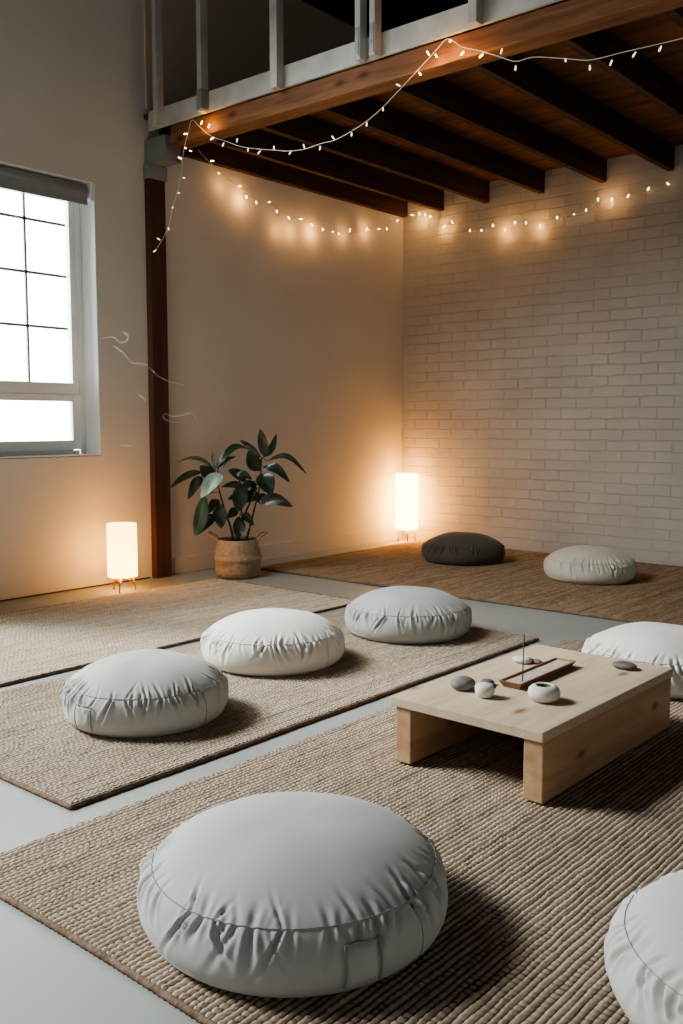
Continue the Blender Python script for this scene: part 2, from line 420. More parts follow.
# ------------------------------------------------------------------ floor cushions
def cushion(label, x, y, D, H, col, seed, handle=None, rz=0, squash=(1, 1), zseam=.128):
    R = D / 2; rs = R * .915; z0 = TH * .8
    k = H / .205; zs = zseam * k
    rnd = random.Random(seed)
    t = thing('floor_cushion', label, 'cushion', (x, y, z0), rz, 'round floor cushions'); t.scale = (squash[0], squash[1], 1)
    mat = fabric('cushion_fabric', col); dark = fabric('cushion_stitching', tuple(c * .62 for c in col))
    NT = 520
    cre = []
    a = 0
    while a < 2 * PI - .05:
        cre.append((a, rnd.uniform(.010, .021), rnd.choice([.3, .6, 1, 1.3]) * rnd.uniform(.6, 1) * .0150, rnd.uniform(.012, .036), rnd.uniform(.025, .06), rnd.uniform(-.25, .25)))
        a += rnd.uniform(.05, .13) * (2.4 if rnd.random() < .15 else 1)
    def dang(a, b): return (a - b + PI) % (2 * PI) - PI
    lump = [(rnd.uniform(0, 6.28), rnd.uniform(.002, .005), n) for n in (2, 3, 5)]
    def wr(th, d, below):
        s = .0
        for c, w, am, lu, lb, sk in cre:
            L = lb if below else lu
            q = dang(th, c + sk * (d / .1))
            ww = w * (1 + d / L * .5)
            if abs(q) < ww * 4:
                e = math.exp(-(q / ww) ** 2) - .45 * math.exp(-((abs(q) - 2.1 * ww) / (ww * .9)) ** 2)
                s -= (1.25 if below else 1) * am * e * math.exp(-(d / L) ** 2) * (.35 + .65 * min(1, d / .012))
        return s
    def lum(th): return sum(am * math.sin(n * th + p) for p, am, n in lump)
    # top panel
    NR = 44; V = []; Fc = []
    for i in range(NR + 1):
        f = (i / NR) ** .8
        for j in range(NT):
            th = 2 * PI * j / NT; r = rs * f
            z = zs + (H - zs) * (1 - f ** 2.7) ** .92 if f < 1 else zs
            d = (1 - f) * rs
            wv = wr(th, d, False) * .55 * min(1, max(0, (f - .45) / .2))
            z += wv + lum(th) * f * f * (1 - f) * 2.6
            r += wv * .5 * f
            V.append((r * math.cos(th), r * math.sin(th), z))
    for i in range(NR):
        for j in range(NT): Fc.append((i * NT + j, (i + 1) * NT + j, (i + 1) * NT + (j + 1) % NT, i * NT + (j + 1) % NT))
    top = pyobj('top_panel', V, Fc, mat, t, True)
    # side band down to the floor
    prof = []
    n1 = 26
    for i in range(n1 + 1):
        s = i / n1
        ang = math.radians(62) - s * math.radians(62 + 68)
        # superellipse bulge between seam and base
        zc = zs * .50
        prof.append((math.cos(ang), math.sin(ang)))
    ca, sa = prof[0]; cb, sb = prof[-1]
    band = []
    for c, s in prof:
        rr = rs + (R - rs) * (c - ca) / (1 - ca) if s > 0 else R - (R - R * .86) * (1 - c) / (1 - cb)
        zz = zs * .47 + (zs * .53) * s / sa if s > 0 else zs * .47 + (zs * .47) * s / abs(sb)
        band.append((rr, zz))
    band += [(R * .78, -.0005), (R * .4, -.0005), (.002, -.0005)]
    V = []; Fc = []; acc = 0
    for i, (r0, zz) in enumerate(band):
        d = max(0, zs - zz)
        for j in range(NT):
            th = 2 * PI * j / NT
            wv = wr(th, d, True) if i <= n1 else 0
            rr = r0 + wv + lum(th) * .5 * (1 if i < n1 - 6 else 0) * min(1, d / .03)
            zq = zz + (wv * 1.0 if i == 0 else wv * .45 * math.exp(-d / .012))
            if i == 0: rr = rs + wv * .5 * .55; zq = zz + wv * .55
            V.append((rr * math.cos(th), rr * math.sin(th), zq))
    for i in range(len(band) - 1):
        for j in range(NT): Fc.append((i * NT + j, (i + 1) * NT + j, (i + 1) * NT + (j + 1) % NT, i * NT + (j + 1) % NT))
    side = pyobj('side_panel', V, Fc, mat, t, True)
    # stitched seam round the rim
    pts = []
    for j in range(NT + 1):
        th = 2 * PI * j / NT; wv = wr(th, 0, False) * .55
        r = rs + wv * .5 + .0012; pts.append((r * math.cos(th), r * math.sin(th), zs + wv + .0008))
    tube('seam', pts, .0011, dark, t, 5)
    # upright joins in the side panel, and the carry handle
    def surf(th, zz, off):
        rr = R
        for (r1, z1), (r2, z2) in zip(band, band[1:]):
            if z1 >= zz >= z2 and z1 != z2: rr = r1 + (r2 - r1) * (z1 - zz) / (z1 - z2); break
        dd = max(0, zs - zz); q = wr(th, dd, True); rr += (max(q, -.004) if off > .0015 else q) + lum(th) * .5 * min(1, dd / .03) * (1 if zz > zs * .2 else .4) + off
        return (rr * math.cos(th), rr * math.sin(th), zz)
    for th in (rnd.uniform(-.2, .2), PI + rnd.uniform(-.2, .2)):
        tube('side_join', [surf(th, zs * (.93 - .8 * i / 10), .0005) for i in range(11)], .0013, dark, t, 5)
    if handle is not None:
        hw = .034 / R
        pat = []
        nz, nh = 12, 8
        def gridpatch(th0, th1, z0_, z1_, off):
            V = []; Fc = []
            for i in range(nz + 1):
                for j in range(nh + 1):
                    edge = i in (0, nz) or j in (0, nh)
                    V.append(surf(th0 + (th1 - th0) * j / nh, z0_ + (z1_ - z0_) * i / nz, -.002 if edge else off))
            for i in range(nz):
                for j in range(nh): Fc.append((i * (nh + 1) + j, i * (nh + 1) + j + 1, (i + 1) * (nh + 1) + j + 1, (i + 1) * (nh + 1) + j))
            return V, Fc
        za, zb = zs * .22, zs * .80
        V, Fc = gridpatch(handle - hw, handle + hw, za, zb, .0055)
        ho = pyobj('carry_handle', V, Fc, mat, t, True)
        loop = [surf(handle - hw, za + (zb - za) * i / 8, .0045) for i in range(9)] + [surf(handle - hw + 2 * hw * i / 6, zb, .0045) for i in range(1, 7)] + [surf(handle + hw, zb - (zb - za) * i / 8, .0045) for i in range(1, 9)]
        tube('stitching', loop, .0019, dark, ho, 5)
    return t

GREY = (.47, .485, .47); WHITE = (.68, .665, .63)
cushion('large pale grey floor cushion nearest the camera on the front rug', -1.228, 1.3, .608, .212, GREY, 11, math.radians(-24))
cushion('pale grey floor cushion at the near end of the row of three', -2.505, 1.925, .552, .205, GREY, 12, math.radians(-82))
cushion('white floor cushion in the middle of the row of three', -2.691, 2.724, .592, .205, WHITE, 13)
cushion('pale grey floor cushion at the far end of the row of three', -2.582, 3.521, .60, .205, (.44, .465, .455), 14)
cushion('dark charcoal floor cushion beside the tall lamp at the brick wall', -3.639, 5.62, .59, .20, (.10, .086, .076), 15)
cushion('cream floor cushion on the brown rug by the brick wall', -2.602, 5.488, .57, .205, (.62, .59, .53), 16)
cushion('white floor cushion partly hidden behind the low wooden table', -1.347, 3.481, .60, .205, WHITE, 17)
cushion('white floor cushion at the right edge of the picture in front of the table', -0.374, 1.602, .60, .205, (.66, .66, .63), 18)

# ------------------------------------------------------------------ low table and what stands on it
ZT = .211
tt = thing('low_table', 'low pine plank table with slab legs on the front rug', 'table', (-1.352, 2.52, TH * 1.2), math.radians(-.9))
def tb(name, x0, x1, y0, y1, z0, z1, mat, bev): return box(name, x0, x1, y0, y1, z0 - TH * 1.2, z1 - TH * 1.2, mat, tt, bev)
tb('tabletop', -.248, .248, -.418, .425, ZT - .028, ZT, M['table'], .003)
tb('leg', -.232, -.180, -.410, .418, TH * 1.2, ZT - .0285, M['tableleg'], .003)
tb('leg', .188, .245, -.410, .418, TH * 1.2, ZT - .0285, M['tableleg'], .003)

# incense tray: long boat-shaped holder with ash in it
tr_ = thing('incense_tray', 'long narrow reddish wooden tray of ash holding the incense stick', 'tray', (-1.379, 2.570, ZT))
L, w0, w1, hh = .36, .026, .037, .020
def rect(w, l, z): return [(-w, -l, z), (w, -l, z), (w, l, z), (-w, l, z)]
V = rect(w0, L / 2 - .012, 0) + rect(w1, L / 2, hh) + rect(w1 - .005, L / 2 - .006, hh) + rect(w1 - .010, L / 2 - .012, .012)
Fc = [(3, 2, 1, 0)]
for a in (0, 4, 8): Fc += [(a + i, a + (i + 1) % 4, a + 4 + (i + 1) % 4, a + 4 + i) for i in range(4)]
Fc.append((12, 13, 14, 15))
pyobj('tray_body', V, Fc, M['tray'], tr_)
rs_ = np.random.RandomState(3); V = []; Fc = []
for j in range(41):
    for i in range(7): V.append(((i / 6 * 2 - 1) * (w1 - .0085), (j / 40 * 2 - 1) * (L / 2 - .010), .0145 + .0022 * rs_.rand() * (0 < i < 6)))
for j in range(40):
    for i in range(6): Fc.append((j * 7 + i, j * 7 + i + 1, (j + 1) * 7 + i + 1, (j + 1) * 7 + i))
pyobj('ash', V, Fc, M['ash'], tr_, True)
tag(tube('incense_stick', [(0, 0, .0145), (.001, .001, .08), (.002, .002, .16)], lambda t: .0018, M['stick'], None, 6, (-1.363, 2.439, ZT)), 'thin dark incense stick standing upright in the wooden tray', 'incense stick')

def stone(name, label, x, y, z, a, b, c, rz, mat, seed, cat='stone', flat=.0):
    bm = bmesh.new(); bmesh.ops.create_icosphere(bm, subdivisions=4, radius=1); rnd = random.Random(seed)
    ph = [rnd.uniform(0, 6) for _ in range(6)]
    for v in bm.verts:
        p = v.co.copy(); k = 1 + .05 * math.sin(2.1 * p.x + ph[0]) + .05 * math.sin(2.7 * p.y + ph[1]) + .04 * math.sin(3.3 * p.z + 2 * p.x + ph[2])
        v.co = Vector((p.x * k * a, p.y * k * b, max(p.z * k, -.82) * c))
    mz = min(v.co.z for v in bm.verts)
    for v in bm.verts: v.co.z -= mz
    o = bmobj(name, bm, mat, None, True, (x, y, z)); o.rotation_euler = (0, 0, rz)
    return tag(o, label, cat)
stone('river_stone', 'smooth dark grey stone at the left end of the things on the table', -1.484, 2.298, ZT, .039, .032, .021, .6, M['stone_grey'], 1)
stone('pebble', 'small grey pebble just behind the little white jar on the table', -1.454, 2.387, ZT, .021, .017, .010, .3, M['stone_dark'], 2)
stone('pebble', 'flat white pebble behind the incense stick near the far table edge', -1.504, 2.692, ZT, .034, .030, .012, .2, M['stone_white'], 3)
stone('pebble', 'small flat grey pebble touching the flat white pebble behind the tray', -1.464, 2.711, ZT, .024, .014, .007, -.4, M['stone_dark'], 4)
stone('river_stone', 'grey-brown stone by the far right corner of the table', -1.215, 2.836, ZT, .042, .03, .012, -.2, M['stone_dark'], 5)

hd = thing('candle_holder', 'squat round white ceramic holder with a dark opening in front of the tray', 'candle holder', (-1.245, 2.353, ZT))
prof = [(.0, 0), (.026, 0), (.035, .003), (.0435, .012), (.046, .022), (.0435, .034), (.036, .042), (.029, .0455), (.024, .0455), (.0215, .043)]
lathe('bowl', prof, M['ceramic'], hd, 48)
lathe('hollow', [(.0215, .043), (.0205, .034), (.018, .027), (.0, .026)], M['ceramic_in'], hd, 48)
jr = thing('lidded_jar', 'little round white jar with a knob between the grey stone and the round holder', 'jar', (-1.391, 2.273, ZT))
lathe('jar_body', [(0, 0), (.016, 0), (.024, .006), (.0285, .017), (.0285, .024), (.026, .033), (.020, .038), (.0, .0395)], M['ceramic'], jr, 40)
kb = lathe('knob', [(.0, -.004), (.008, -.003), (.0095, .002), (.007, .007), (0, .008)], M['stone_dark'], jr, 20, False, False, (.018, .014, .032))
kb.rotation_euler = (0, math.radians(55), math.radians(30))

# ------------------------------------------------------------------ lamps
def lamp(label, x, y, r, zb, zt, sq, warm, strength, hot, legr):
    t = thing('paper_lamp', label, 'lamp', (x, y, 0))
    m, nt, b = new_mat('lamp_shade_paper')
    tc = nt.nodes.new('ShaderNodeTexCoord'); sp = nt.nodes.new('ShaderNodeSeparateXYZ'); nt.links.new(tc.outputs['Generated'], sp.inputs[0])
    st = ramp(nt, sp.outputs['Z'], [(0, (hot[0],) * 3), (.35, (1, 1, 1)), (1, (hot[1],) * 3)])
    mu = nt.nodes.new('ShaderNodeMath'); mu.operation = 'MULTIPLY'; mu.inputs[1].default_value = strength
    nt.links.new(st, mu.inputs[0])
    b.inputs['Base Color'].default_value = (.75, .7, .62, 1); b.inputs['Roughness'].default_value = .9
    b.inputs['Emission Color'].default_value = (*warm, 1)
    nt.links.new(mu.outputs[0], b.inputs['Emission Strength'])
    n = 48
    def ring(rr, z):
        out = []
        for k in range(n):
            a = 2 * PI * k / n; c, s = math.cos(a), math.sin(a)
            f = (abs(c) ** sq + abs(s) ** sq) ** (-1 / sq)
            out.append((rr * f * c, rr * f * s, z))
        return out
    V = []
    for rr, z in [(r - .012, zb + .001), (r - .004, zb), (r, zb + .006), (r, zt - .006), (r - .003, zt), (r - .006, zt), (r - .006, zb + .01)]: V += ring(rr, z)
    Fc = [(i * n + k, i * n + (k + 1) % n, (i + 1) * n + (k + 1) % n, (i + 1) * n + k) for i in range(6) for k in range(n)]
    pyobj('lamp_shade', V, Fc, m, t, True)
    lathe('bulb', [(0, 0), (.012, .0), (.013, .03), (.028, .06), (.028, .08), (.018, .1), (0, .106)], emis('lamp_bulb', (1, .78, .5), 14), t, 20, False, False, (0, 0, zb + .03))
    lathe('socket', [(0, -.03), (.016, -.03), (.016, .0), (0, .0)], M['brass'], t, 16, False, False, (0, 0, zb + .03))
    bm = bmesh.new()
    for k in range(3):
        a = k * PI / 3
        p = [(math.cos(a) * (r - .008), math.sin(a) * (r - .008), zb + .002), (-math.cos(a) * (r - .008), -math.sin(a) * (r - .008), zb + .002)]
        vs, fs = tube_data([p[0], ((p[0][0] + p[1][0]) / 2, (p[0][1] + p[1][1]) / 2, zb + .002), p[1]], .003, 6)
        bv = [bm.verts.new(v) for v in vs]
        for f in fs: bm.faces.new([bv[i] for i in f])
    bmobj('shade_ring', bm, M['brass'], t)
    for k in range(4 if legr[1] else 3):
        a = legr[0] + k * 2 * PI / (4 if legr[1] else 3)
        ca, sa = math.cos(a), math.sin(a)
        tube('leg', [(ca * r * .72, sa * r * .72, zb), (ca * r * .80, sa * r * .80, zb * .5), (ca * r * .86, sa * r * .86, .004), (ca * r * .86, sa * r * .86, .0)], lambda q: .0055 - .001 * q, M['brass'], t, 8)
        if not legr[1]:
            tube('leg_brace', [(0, 0, zb - .002), (ca * r * .45, sa * r * .45, zb * .72), (ca * r * .80, sa * r * .80, zb * .42)], .0035, M['brass'], t, 6)
    l = bpy.data.lights.new('lamp_glow', 'POINT'); l.energy = 0.0
    return t
WARM = (1, .44, .085)
lamp('short cylindrical paper lamp glowing on the floor beside the post', -4.555, 3.345, .087, .088, .403, 2.0, WARM, 12, (.9, .7), (-.9, False))
lamp('tall paper lamp glowing in the corner at the brick wall', -4.63, 6.285, .085, .108, .572, 3.2, WARM, 24, (.9, .8), (.75, True))

# ------------------------------------------------------------------ potted plant
PC = Vector((-4.415, 4.15, 0))
face = math.atan2(PC.y, PC.x)                # looking direction from the room side
pl = thing('potted_plant', 'leafy dark green rubber plant in a woven basket against the left wall', 'potted plant', PC, face - PI / 2)
# local frame: +x to the viewer's right, -y towards the viewer
m, nt, b = new_mat('seagrass'); v = coords(nt, (1, 1, 1))
wv_ = nt.nodes.new('ShaderNodeTexWave'); wv_.bands_direction = 'Z'; wv_.inputs['Scale'].default_value = 36; wv_.inputs['Distortion'].default_value = 2.5; wv_.inputs['Detail Scale'].default_value = 6
nt.links.new(v, wv_.inputs['Vector'])
nn = noise(nt, v, 42, 4)
nt.links.new(mixc(nt, ramp(nt, nn, [(.3, (.30, .225, .15)), (.7, (.47, .365, .255))]), ramp(nt, wv_.outputs['Fac'], [(0, (.7, .66, .6)), (.6, (1, 1, 1))]), .6, 'MULTIPLY'), b.inputs['Base Color'])
b.inputs['Roughness'].default_value = .85; bump(nt, b, wv_.outputs['Fac'], .5, .006); M['seagrass'] = m
bprof = [(0, 0), (.118, 0), (.136, .008), (.145, .04), (.150, .08), (.152, .112), (.158, .118), (.159, .128), (.152, .134), (.146, .165), (.139, .2), (.132, .228), (.130, .244), (.126, .248), (.122, .243), (.122, .21)]
lathe('basket', bprof, M['seagrass'], pl, 72)
for s in (-1, 1):
    tube('handle', catmull([(s * .115, -.045, .225), (s * .142, -.05, .262), (s * .175, -.04, .283), (s * .188, .0, .287), (s * .175, .04, .283), (s * .142, .05, .262), (s * .115, .045, .225)], 5), .0075, M['seagrass'], pl, 8)
lathe('soil', [(.1225, .228), (.08, .233), (0, .236)], M['soil'], pl, 40)
def Z2(p, d=0): return Vector(((p[0] - 335) / 656, d, (655 - p[1]) / 656))
stems = [([(318, 500), (305, 440), (285, 380), (262, 290), (243, 195)], [0, -.01, -.03, -.05, -.06]),
         ([(372, 500), (388, 440), (404, 380), (428, 280), (440, 150)], [0, .01, .03, .03, .01]),
         ([(338, 500), (342, 440), (352, 380), (348, 300), (345, 225)], [.02, 0, -.03, -.05, -.06]),
         ([(345, 450), (372, 370), (400, 315), (420, 270)], [0, -.04, -.07, -.06])]
for pts, ds in stems:
    tube('stem', catmull([Z2(p, d) for p, d in zip(pts, ds)], 5), lambda t: .0085 - .005 * t, M['stem'], pl, 7)
lm, nt, b = new_mat('leaf_green')
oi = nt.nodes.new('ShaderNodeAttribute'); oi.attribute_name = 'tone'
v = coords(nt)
c = mixc(nt, ramp(nt, oi.outputs['Fac'], [(0, (.013, .026, .017)), (.5, (.03, .055, .034)), (.8, (.08, .14, .09)), (1, (.36, .56, .49))]), ramp(nt, noise(nt, v, 14, 3), [(.3, (.75, .75, .75)), (.7, (1.1, 1.1, 1.1))]), .7, 'MULTIPLY')  # last tone stop is teal glare painted into the leaf colour
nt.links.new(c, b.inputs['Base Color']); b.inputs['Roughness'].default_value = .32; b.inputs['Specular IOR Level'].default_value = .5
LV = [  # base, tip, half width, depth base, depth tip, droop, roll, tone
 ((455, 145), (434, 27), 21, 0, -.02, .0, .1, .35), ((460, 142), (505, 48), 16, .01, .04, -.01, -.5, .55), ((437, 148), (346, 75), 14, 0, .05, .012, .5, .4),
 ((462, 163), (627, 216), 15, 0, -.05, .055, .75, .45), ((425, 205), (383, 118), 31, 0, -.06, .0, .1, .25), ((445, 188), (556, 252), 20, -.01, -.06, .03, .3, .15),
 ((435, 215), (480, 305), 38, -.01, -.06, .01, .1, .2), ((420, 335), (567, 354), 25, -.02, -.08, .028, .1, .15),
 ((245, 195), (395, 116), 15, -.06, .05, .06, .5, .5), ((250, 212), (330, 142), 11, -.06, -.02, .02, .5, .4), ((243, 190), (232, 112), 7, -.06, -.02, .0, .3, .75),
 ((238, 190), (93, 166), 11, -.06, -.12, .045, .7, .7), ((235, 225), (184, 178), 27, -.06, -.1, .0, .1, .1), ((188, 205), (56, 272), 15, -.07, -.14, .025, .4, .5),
 ((190, 225), (132, 318), 21, -.07, -.12, .02, .2, .4), ((272, 215), (185, 310), 30, -.09, -.15, .02, -.2, 1.0), ((200, 300), (160, 466), 28, -.08, -.14, -.02, .2, .72),  # the palest leaf here carries the painted glare
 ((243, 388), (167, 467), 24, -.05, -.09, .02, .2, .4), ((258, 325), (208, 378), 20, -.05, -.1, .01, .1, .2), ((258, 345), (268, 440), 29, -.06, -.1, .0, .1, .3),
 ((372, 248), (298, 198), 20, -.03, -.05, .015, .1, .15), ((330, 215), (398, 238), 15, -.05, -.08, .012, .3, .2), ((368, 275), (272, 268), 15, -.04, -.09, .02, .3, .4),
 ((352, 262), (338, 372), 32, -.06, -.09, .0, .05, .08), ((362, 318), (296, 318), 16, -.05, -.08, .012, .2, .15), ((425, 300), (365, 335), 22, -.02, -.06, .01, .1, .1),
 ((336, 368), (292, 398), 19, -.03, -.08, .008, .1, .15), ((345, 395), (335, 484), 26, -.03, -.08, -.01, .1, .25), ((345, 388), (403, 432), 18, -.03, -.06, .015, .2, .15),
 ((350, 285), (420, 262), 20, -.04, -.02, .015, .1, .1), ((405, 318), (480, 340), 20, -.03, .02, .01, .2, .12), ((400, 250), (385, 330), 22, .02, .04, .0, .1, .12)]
V = []; Fc = []; tone = []
NL, NWd = 14, 6
for (pb, ptp, hw, db, dt, droop, roll, tn) in LV:
    A, B = Z2(pb, db), Z2(ptp, dt); ax = (B - A); Ln = ax.length; ax.normalize(); hw /= 656
    view = Vector((0, -1, 0)); sd = ax.cross(view).normalized(); nm = sd.cross(ax).normalized()
    sd2 = sd * math.cos(roll) + nm * math.sin(roll); nm2 = nm * math.cos(roll) - sd * math.sin(roll)
    o = len(V)
    for i in range(NL + 1):
        t = i / NL
        ww = hw * (math.sin(PI * min(1, t) ** .82) ** .75) * (1 if t > .06 else .5) + .0012
        cen = A + ax * (Ln * t) + Vector((0, 0, 1)) * (droop * math.sin(PI * t) * 1.2)
        for j in range(NWd + 1):
            s = j / NWd * 2 - 1
            V.append(cen + sd2 * (ww * s) + nm2 * (abs(s) * ww * .28 + .003 * math.sin(9 * t + 3 * s)))
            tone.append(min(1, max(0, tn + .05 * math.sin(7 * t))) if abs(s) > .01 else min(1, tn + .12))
    for i in range(NL):
        for j in range(NWd):
            a = o + i * (NWd + 1) + j; Fc.append((a, a + 1, a + NWd + 2, a + NWd + 1))
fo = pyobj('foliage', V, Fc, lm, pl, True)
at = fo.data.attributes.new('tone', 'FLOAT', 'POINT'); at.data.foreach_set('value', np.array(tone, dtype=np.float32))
stalk = []
for (pb, ptp, hw, db, dt, *_r) in LV:
    best = None
    for pts, ds in stems:
        for q in catmull([Z2(p, d) for p, d in zip(pts, ds)], 5):
            dd = (q - Z2(pb, db)).length
            if best is None or dd < best[0]: best = (dd, q)
    if best[0] > .004 and best[0] < .12: tube('leaf_stalk', [best[1], (best[1] + Z2(pb, db)) / 2 + Vector((0, 0, .004)), Z2(pb, db)], .0022, M['stem'], pl, 5)

# ------------------------------------------------------------------ string lights
FRONT_WIRE = [(-1.17, 3.7, 2.50), (-1.3, 3.7, 2.475), (-1.428, 3.7, 2.467), (-1.558, 3.7, 2.47), (-1.679, 3.7, 2.474), (-1.81, 3.7, 2.478), (-1.921, 3.7, 2.51), (-2.069, 3.7, 2.552), (-2.156, 3.7, 2.555), (-2.236, 3.7, 2.593), (-2.334, 3.7, 2.642), (-2.429, 3.7, 2.682), (-2.512, 3.7, 2.739), (-2.565, 3.7, 2.712), (-2.621, 3.7, 2.677), (-2.695, 3.7, 2.631), (-2.77, 3.7, 2.585), (-2.884, 3.7, 2.517), (-2.983, 3.7, 2.472), (-3.081, 3.7, 2.443), (-3.191, 3.7, 2.421), (-3.286, 3.7, 2.421), (-3.397, 3.7, 2.414), (-3.519, 3.7, 2.426), (-3.622, 3.7, 2.45), (-3.736, 3.7, 2.476), (-3.872, 3.7, 2.513), (-3.981, 3.7, 2.559), (-4.121, 3.7, 2.618), (-4.214, 3.7, 2.685), (-4.282, 3.7, 2.738),
 (-4.314, 3.7, 2.683), (-4.347, 3.7, 2.61), (-4.367, 3.7, 2.546), (-4.377, 3.7, 2.474), (-4.416, 3.7, 2.366), (-4.464, 3.7, 2.275), (-4.509, 3.7, 2.164), (-4.577, 3.7, 2.091), (-4.644, 3.7, 2.033)]
FRONT_BULBS = [(-1.514, 3.692, 2.445), (-1.619, 3.692, 2.449), (-1.715, 3.692, 2.441), (-1.806, 3.692, 2.443), (-1.916, 3.692, 2.499), (-2.153, 3.692, 2.523), (-2.224, 3.692, 2.613), (-2.329, 3.692, 2.617), (-2.429, 3.692, 2.652), (-2.494, 3.692, 2.722), (-2.569, 3.692, 2.675), (-2.616, 3.692, 2.7), (-2.66, 3.692, 2.617), (-2.788, 3.692, 2.596), (-2.878, 3.692, 2.502), (-2.979, 3.692, 2.452), (-3.075, 3.692, 2.423), (-3.197, 3.692, 2.432), (-3.286, 3.692, 2.395), (-3.397, 3.692, 2.427), (-3.497, 3.692, 2.41), (-3.614, 3.692, 2.459), (-3.728, 3.692, 2.454), (-3.813, 3.692, 2.483), (-3.899, 3.692, 2.552), (-4.013, 3.692, 2.547), (-4.104, 3.692, 2.598), (-4.128, 3.692, 2.674), (-4.189, 3.692, 2.704),
 (-4.331, 3.692, 2.668), (-4.333, 3.692, 2.589), (-4.288, 3.692, 2.564), (-4.387, 3.692, 2.542), (-4.351, 3.692, 2.422), (-4.398, 3.692, 2.344), (-4.459, 3.692, 2.27), (-4.498, 3.692, 2.15), (-4.596, 3.692, 2.104), (-4.634, 3.692, 2.037)]
BACK_WIRE = [(-4.481, 3.9, 2.655), (-4.56, 4.02, 2.65), (-4.66, 4.19, 2.645), (-4.725, 4.315, 2.64), (-4.725, 4.424, 2.611), (-4.725, 4.543, 2.575), (-4.725, 4.656, 2.522), (-4.725, 4.783, 2.537), (-4.725, 4.883, 2.493), (-4.725, 4.996, 2.47), (-4.725, 5.122, 2.469), (-4.725, 5.353, 2.448), (-4.725, 5.536, 2.439), (-4.725, 5.74, 2.474), (-4.725, 5.901, 2.517), (-4.725, 6.133, 2.577), (-4.725, 6.267, 2.645), (-4.72, 6.42, 2.68), (-4.678, 6.475, 2.69), (-4.547, 6.48, 2.663), (-4.417, 6.48, 2.59), (-4.33, 6.48, 2.578), (-4.167, 6.48, 2.51), (-4.06, 6.48, 2.496), (-3.955, 6.48, 2.506), (-3.847, 6.48, 2.477), (-3.76, 6.48, 2.503), (-3.664, 6.48, 2.49), (-3.545, 6.48, 2.467), (-3.404, 6.48, 2.492), (-3.267, 6.48, 2.502), (-3.173, 6.48, 2.525), (-3.081, 6.48, 2.568), (-2.975, 6.48, 2.581), (-2.841, 6.48, 2.588), (-2.662, 6.48, 2.615), (-2.468, 6.48, 2.637)]
BACK_BULBS = [(-4.575, 4.10, 2.645), (-4.717, 4.31, 2.639), (-4.717, 4.499, 2.591), (-4.717, 4.559, 2.53), (-4.717, 4.653, 2.509), (-4.717, 4.781, 2.536), (-4.717, 4.854, 2.483), (-4.717, 4.977, 2.459), (-4.717, 5.103, 2.472), (-4.717, 5.221, 2.448), (-4.717, 5.343, 2.433), (-4.717, 5.457, 2.434), (-4.717, 5.527, 2.429), (-4.717, 5.657, 2.479), (-4.717, 5.866, 2.519), (-4.717, 6.018, 2.542), (-4.717, 6.123, 2.558), (-4.717, 6.264, 2.648),
 (-4.71, 6.44, 2.69), (-4.66, 6.472, 2.70), (-4.60, 6.472, 2.685), (-4.551, 6.472, 2.662), (-4.412, 6.472, 2.564), (-4.334, 6.472, 2.589), (-4.162, 6.472, 2.5), (-4.055, 6.472, 2.487), (-3.952, 6.472, 2.514), (-3.842, 6.472, 2.467), (-3.755, 6.472, 2.509), (-3.66, 6.472, 2.496), (-3.54, 6.472, 2.451), (-3.4, 6.472, 2.498), (-3.263, 6.472, 2.501), (-3.169, 6.472, 2.516), (-3.078, 6.472, 2.58), (-2.972, 6.472, 2.562), (-2.852, 6.472, 2.568), (-2.707, 6.472, 2.593), (-2.567, 6.472, 2.605)]
M['bulb'] = emis('fairy_bulb', (1, .66, .32), 9)
M['bulb_soft'] = emis('fairy_bulb_soft', (1, .80, .60), 1.5)
def onwall(L): return [(p[0] * .9877 if p[1] > 6.3 else p[0] - (.03 if p[0] < -4.69 else 0), p[1] * .9877 if p[1] > 6.3 else p[1] * 1.004, p[2]) for p in L]
BACK_WIRE = onwall(BACK_WIRE); BACK_BULBS = onwall(BACK_BULBS)
def string(name, label, wire, bulbs, rw, rb, soft):
    t = thing(name, label, 'string lights', wire[0])
    o0 = Vector(wire[0]); W_ = catmull(wire, 5)
    tube('wire', [p - o0 for p in W_], rw, M['wire'], t, 6)
    vs, fs = lathe_data([(.0, -.005), (rb * .75, -.004), (rb * .8, .004), (rb, .010), (rb * .8, .016), (0, .020)], 10)
    me = bpy.data.meshes.new('bulb'); me.from_pydata(vs, [], fs); me.update(); me.polygons.foreach_set('use_smooth', [True] * len(fs))
    for i, p in enumerate(bulbs):
        p = Vector(p); q = min(W_, key=lambda w: (w - p).length); d = p - q
        d = d.normalized() if d.length > .004 else Vector((.2, -.3, -1)).normalized()
        b_ = bpy.data.objects.new('bulb', me); C.objects.link(b_); b_.parent = t
        b_.location = p - o0 - d * .008; b_.rotation_mode = 'QUATERNION'; b_.rotation_quaternion = d.to_track_quat('Z', 'Y')
        if not me.materials: me.materials.append(M['bulb'])
        if soft and i in soft:
            b_.material_slots[0].link = 'OBJECT'; b_.material_slots[0].material = M['bulb_soft']
    return t
string('string_lights', 'white fairy light string swagged along the front beam and down past the post', FRONT_WIRE, FRONT_BULBS, 00.0021, .0038, set(range(7)) | set(range(13, 26)) | set(range(33, 39)))
string('string_lights', 'fairy light string with warm bulbs draped along the white wall and brick wall', BACK_WIRE, BACK_BULBS, .0012, .0048, set())
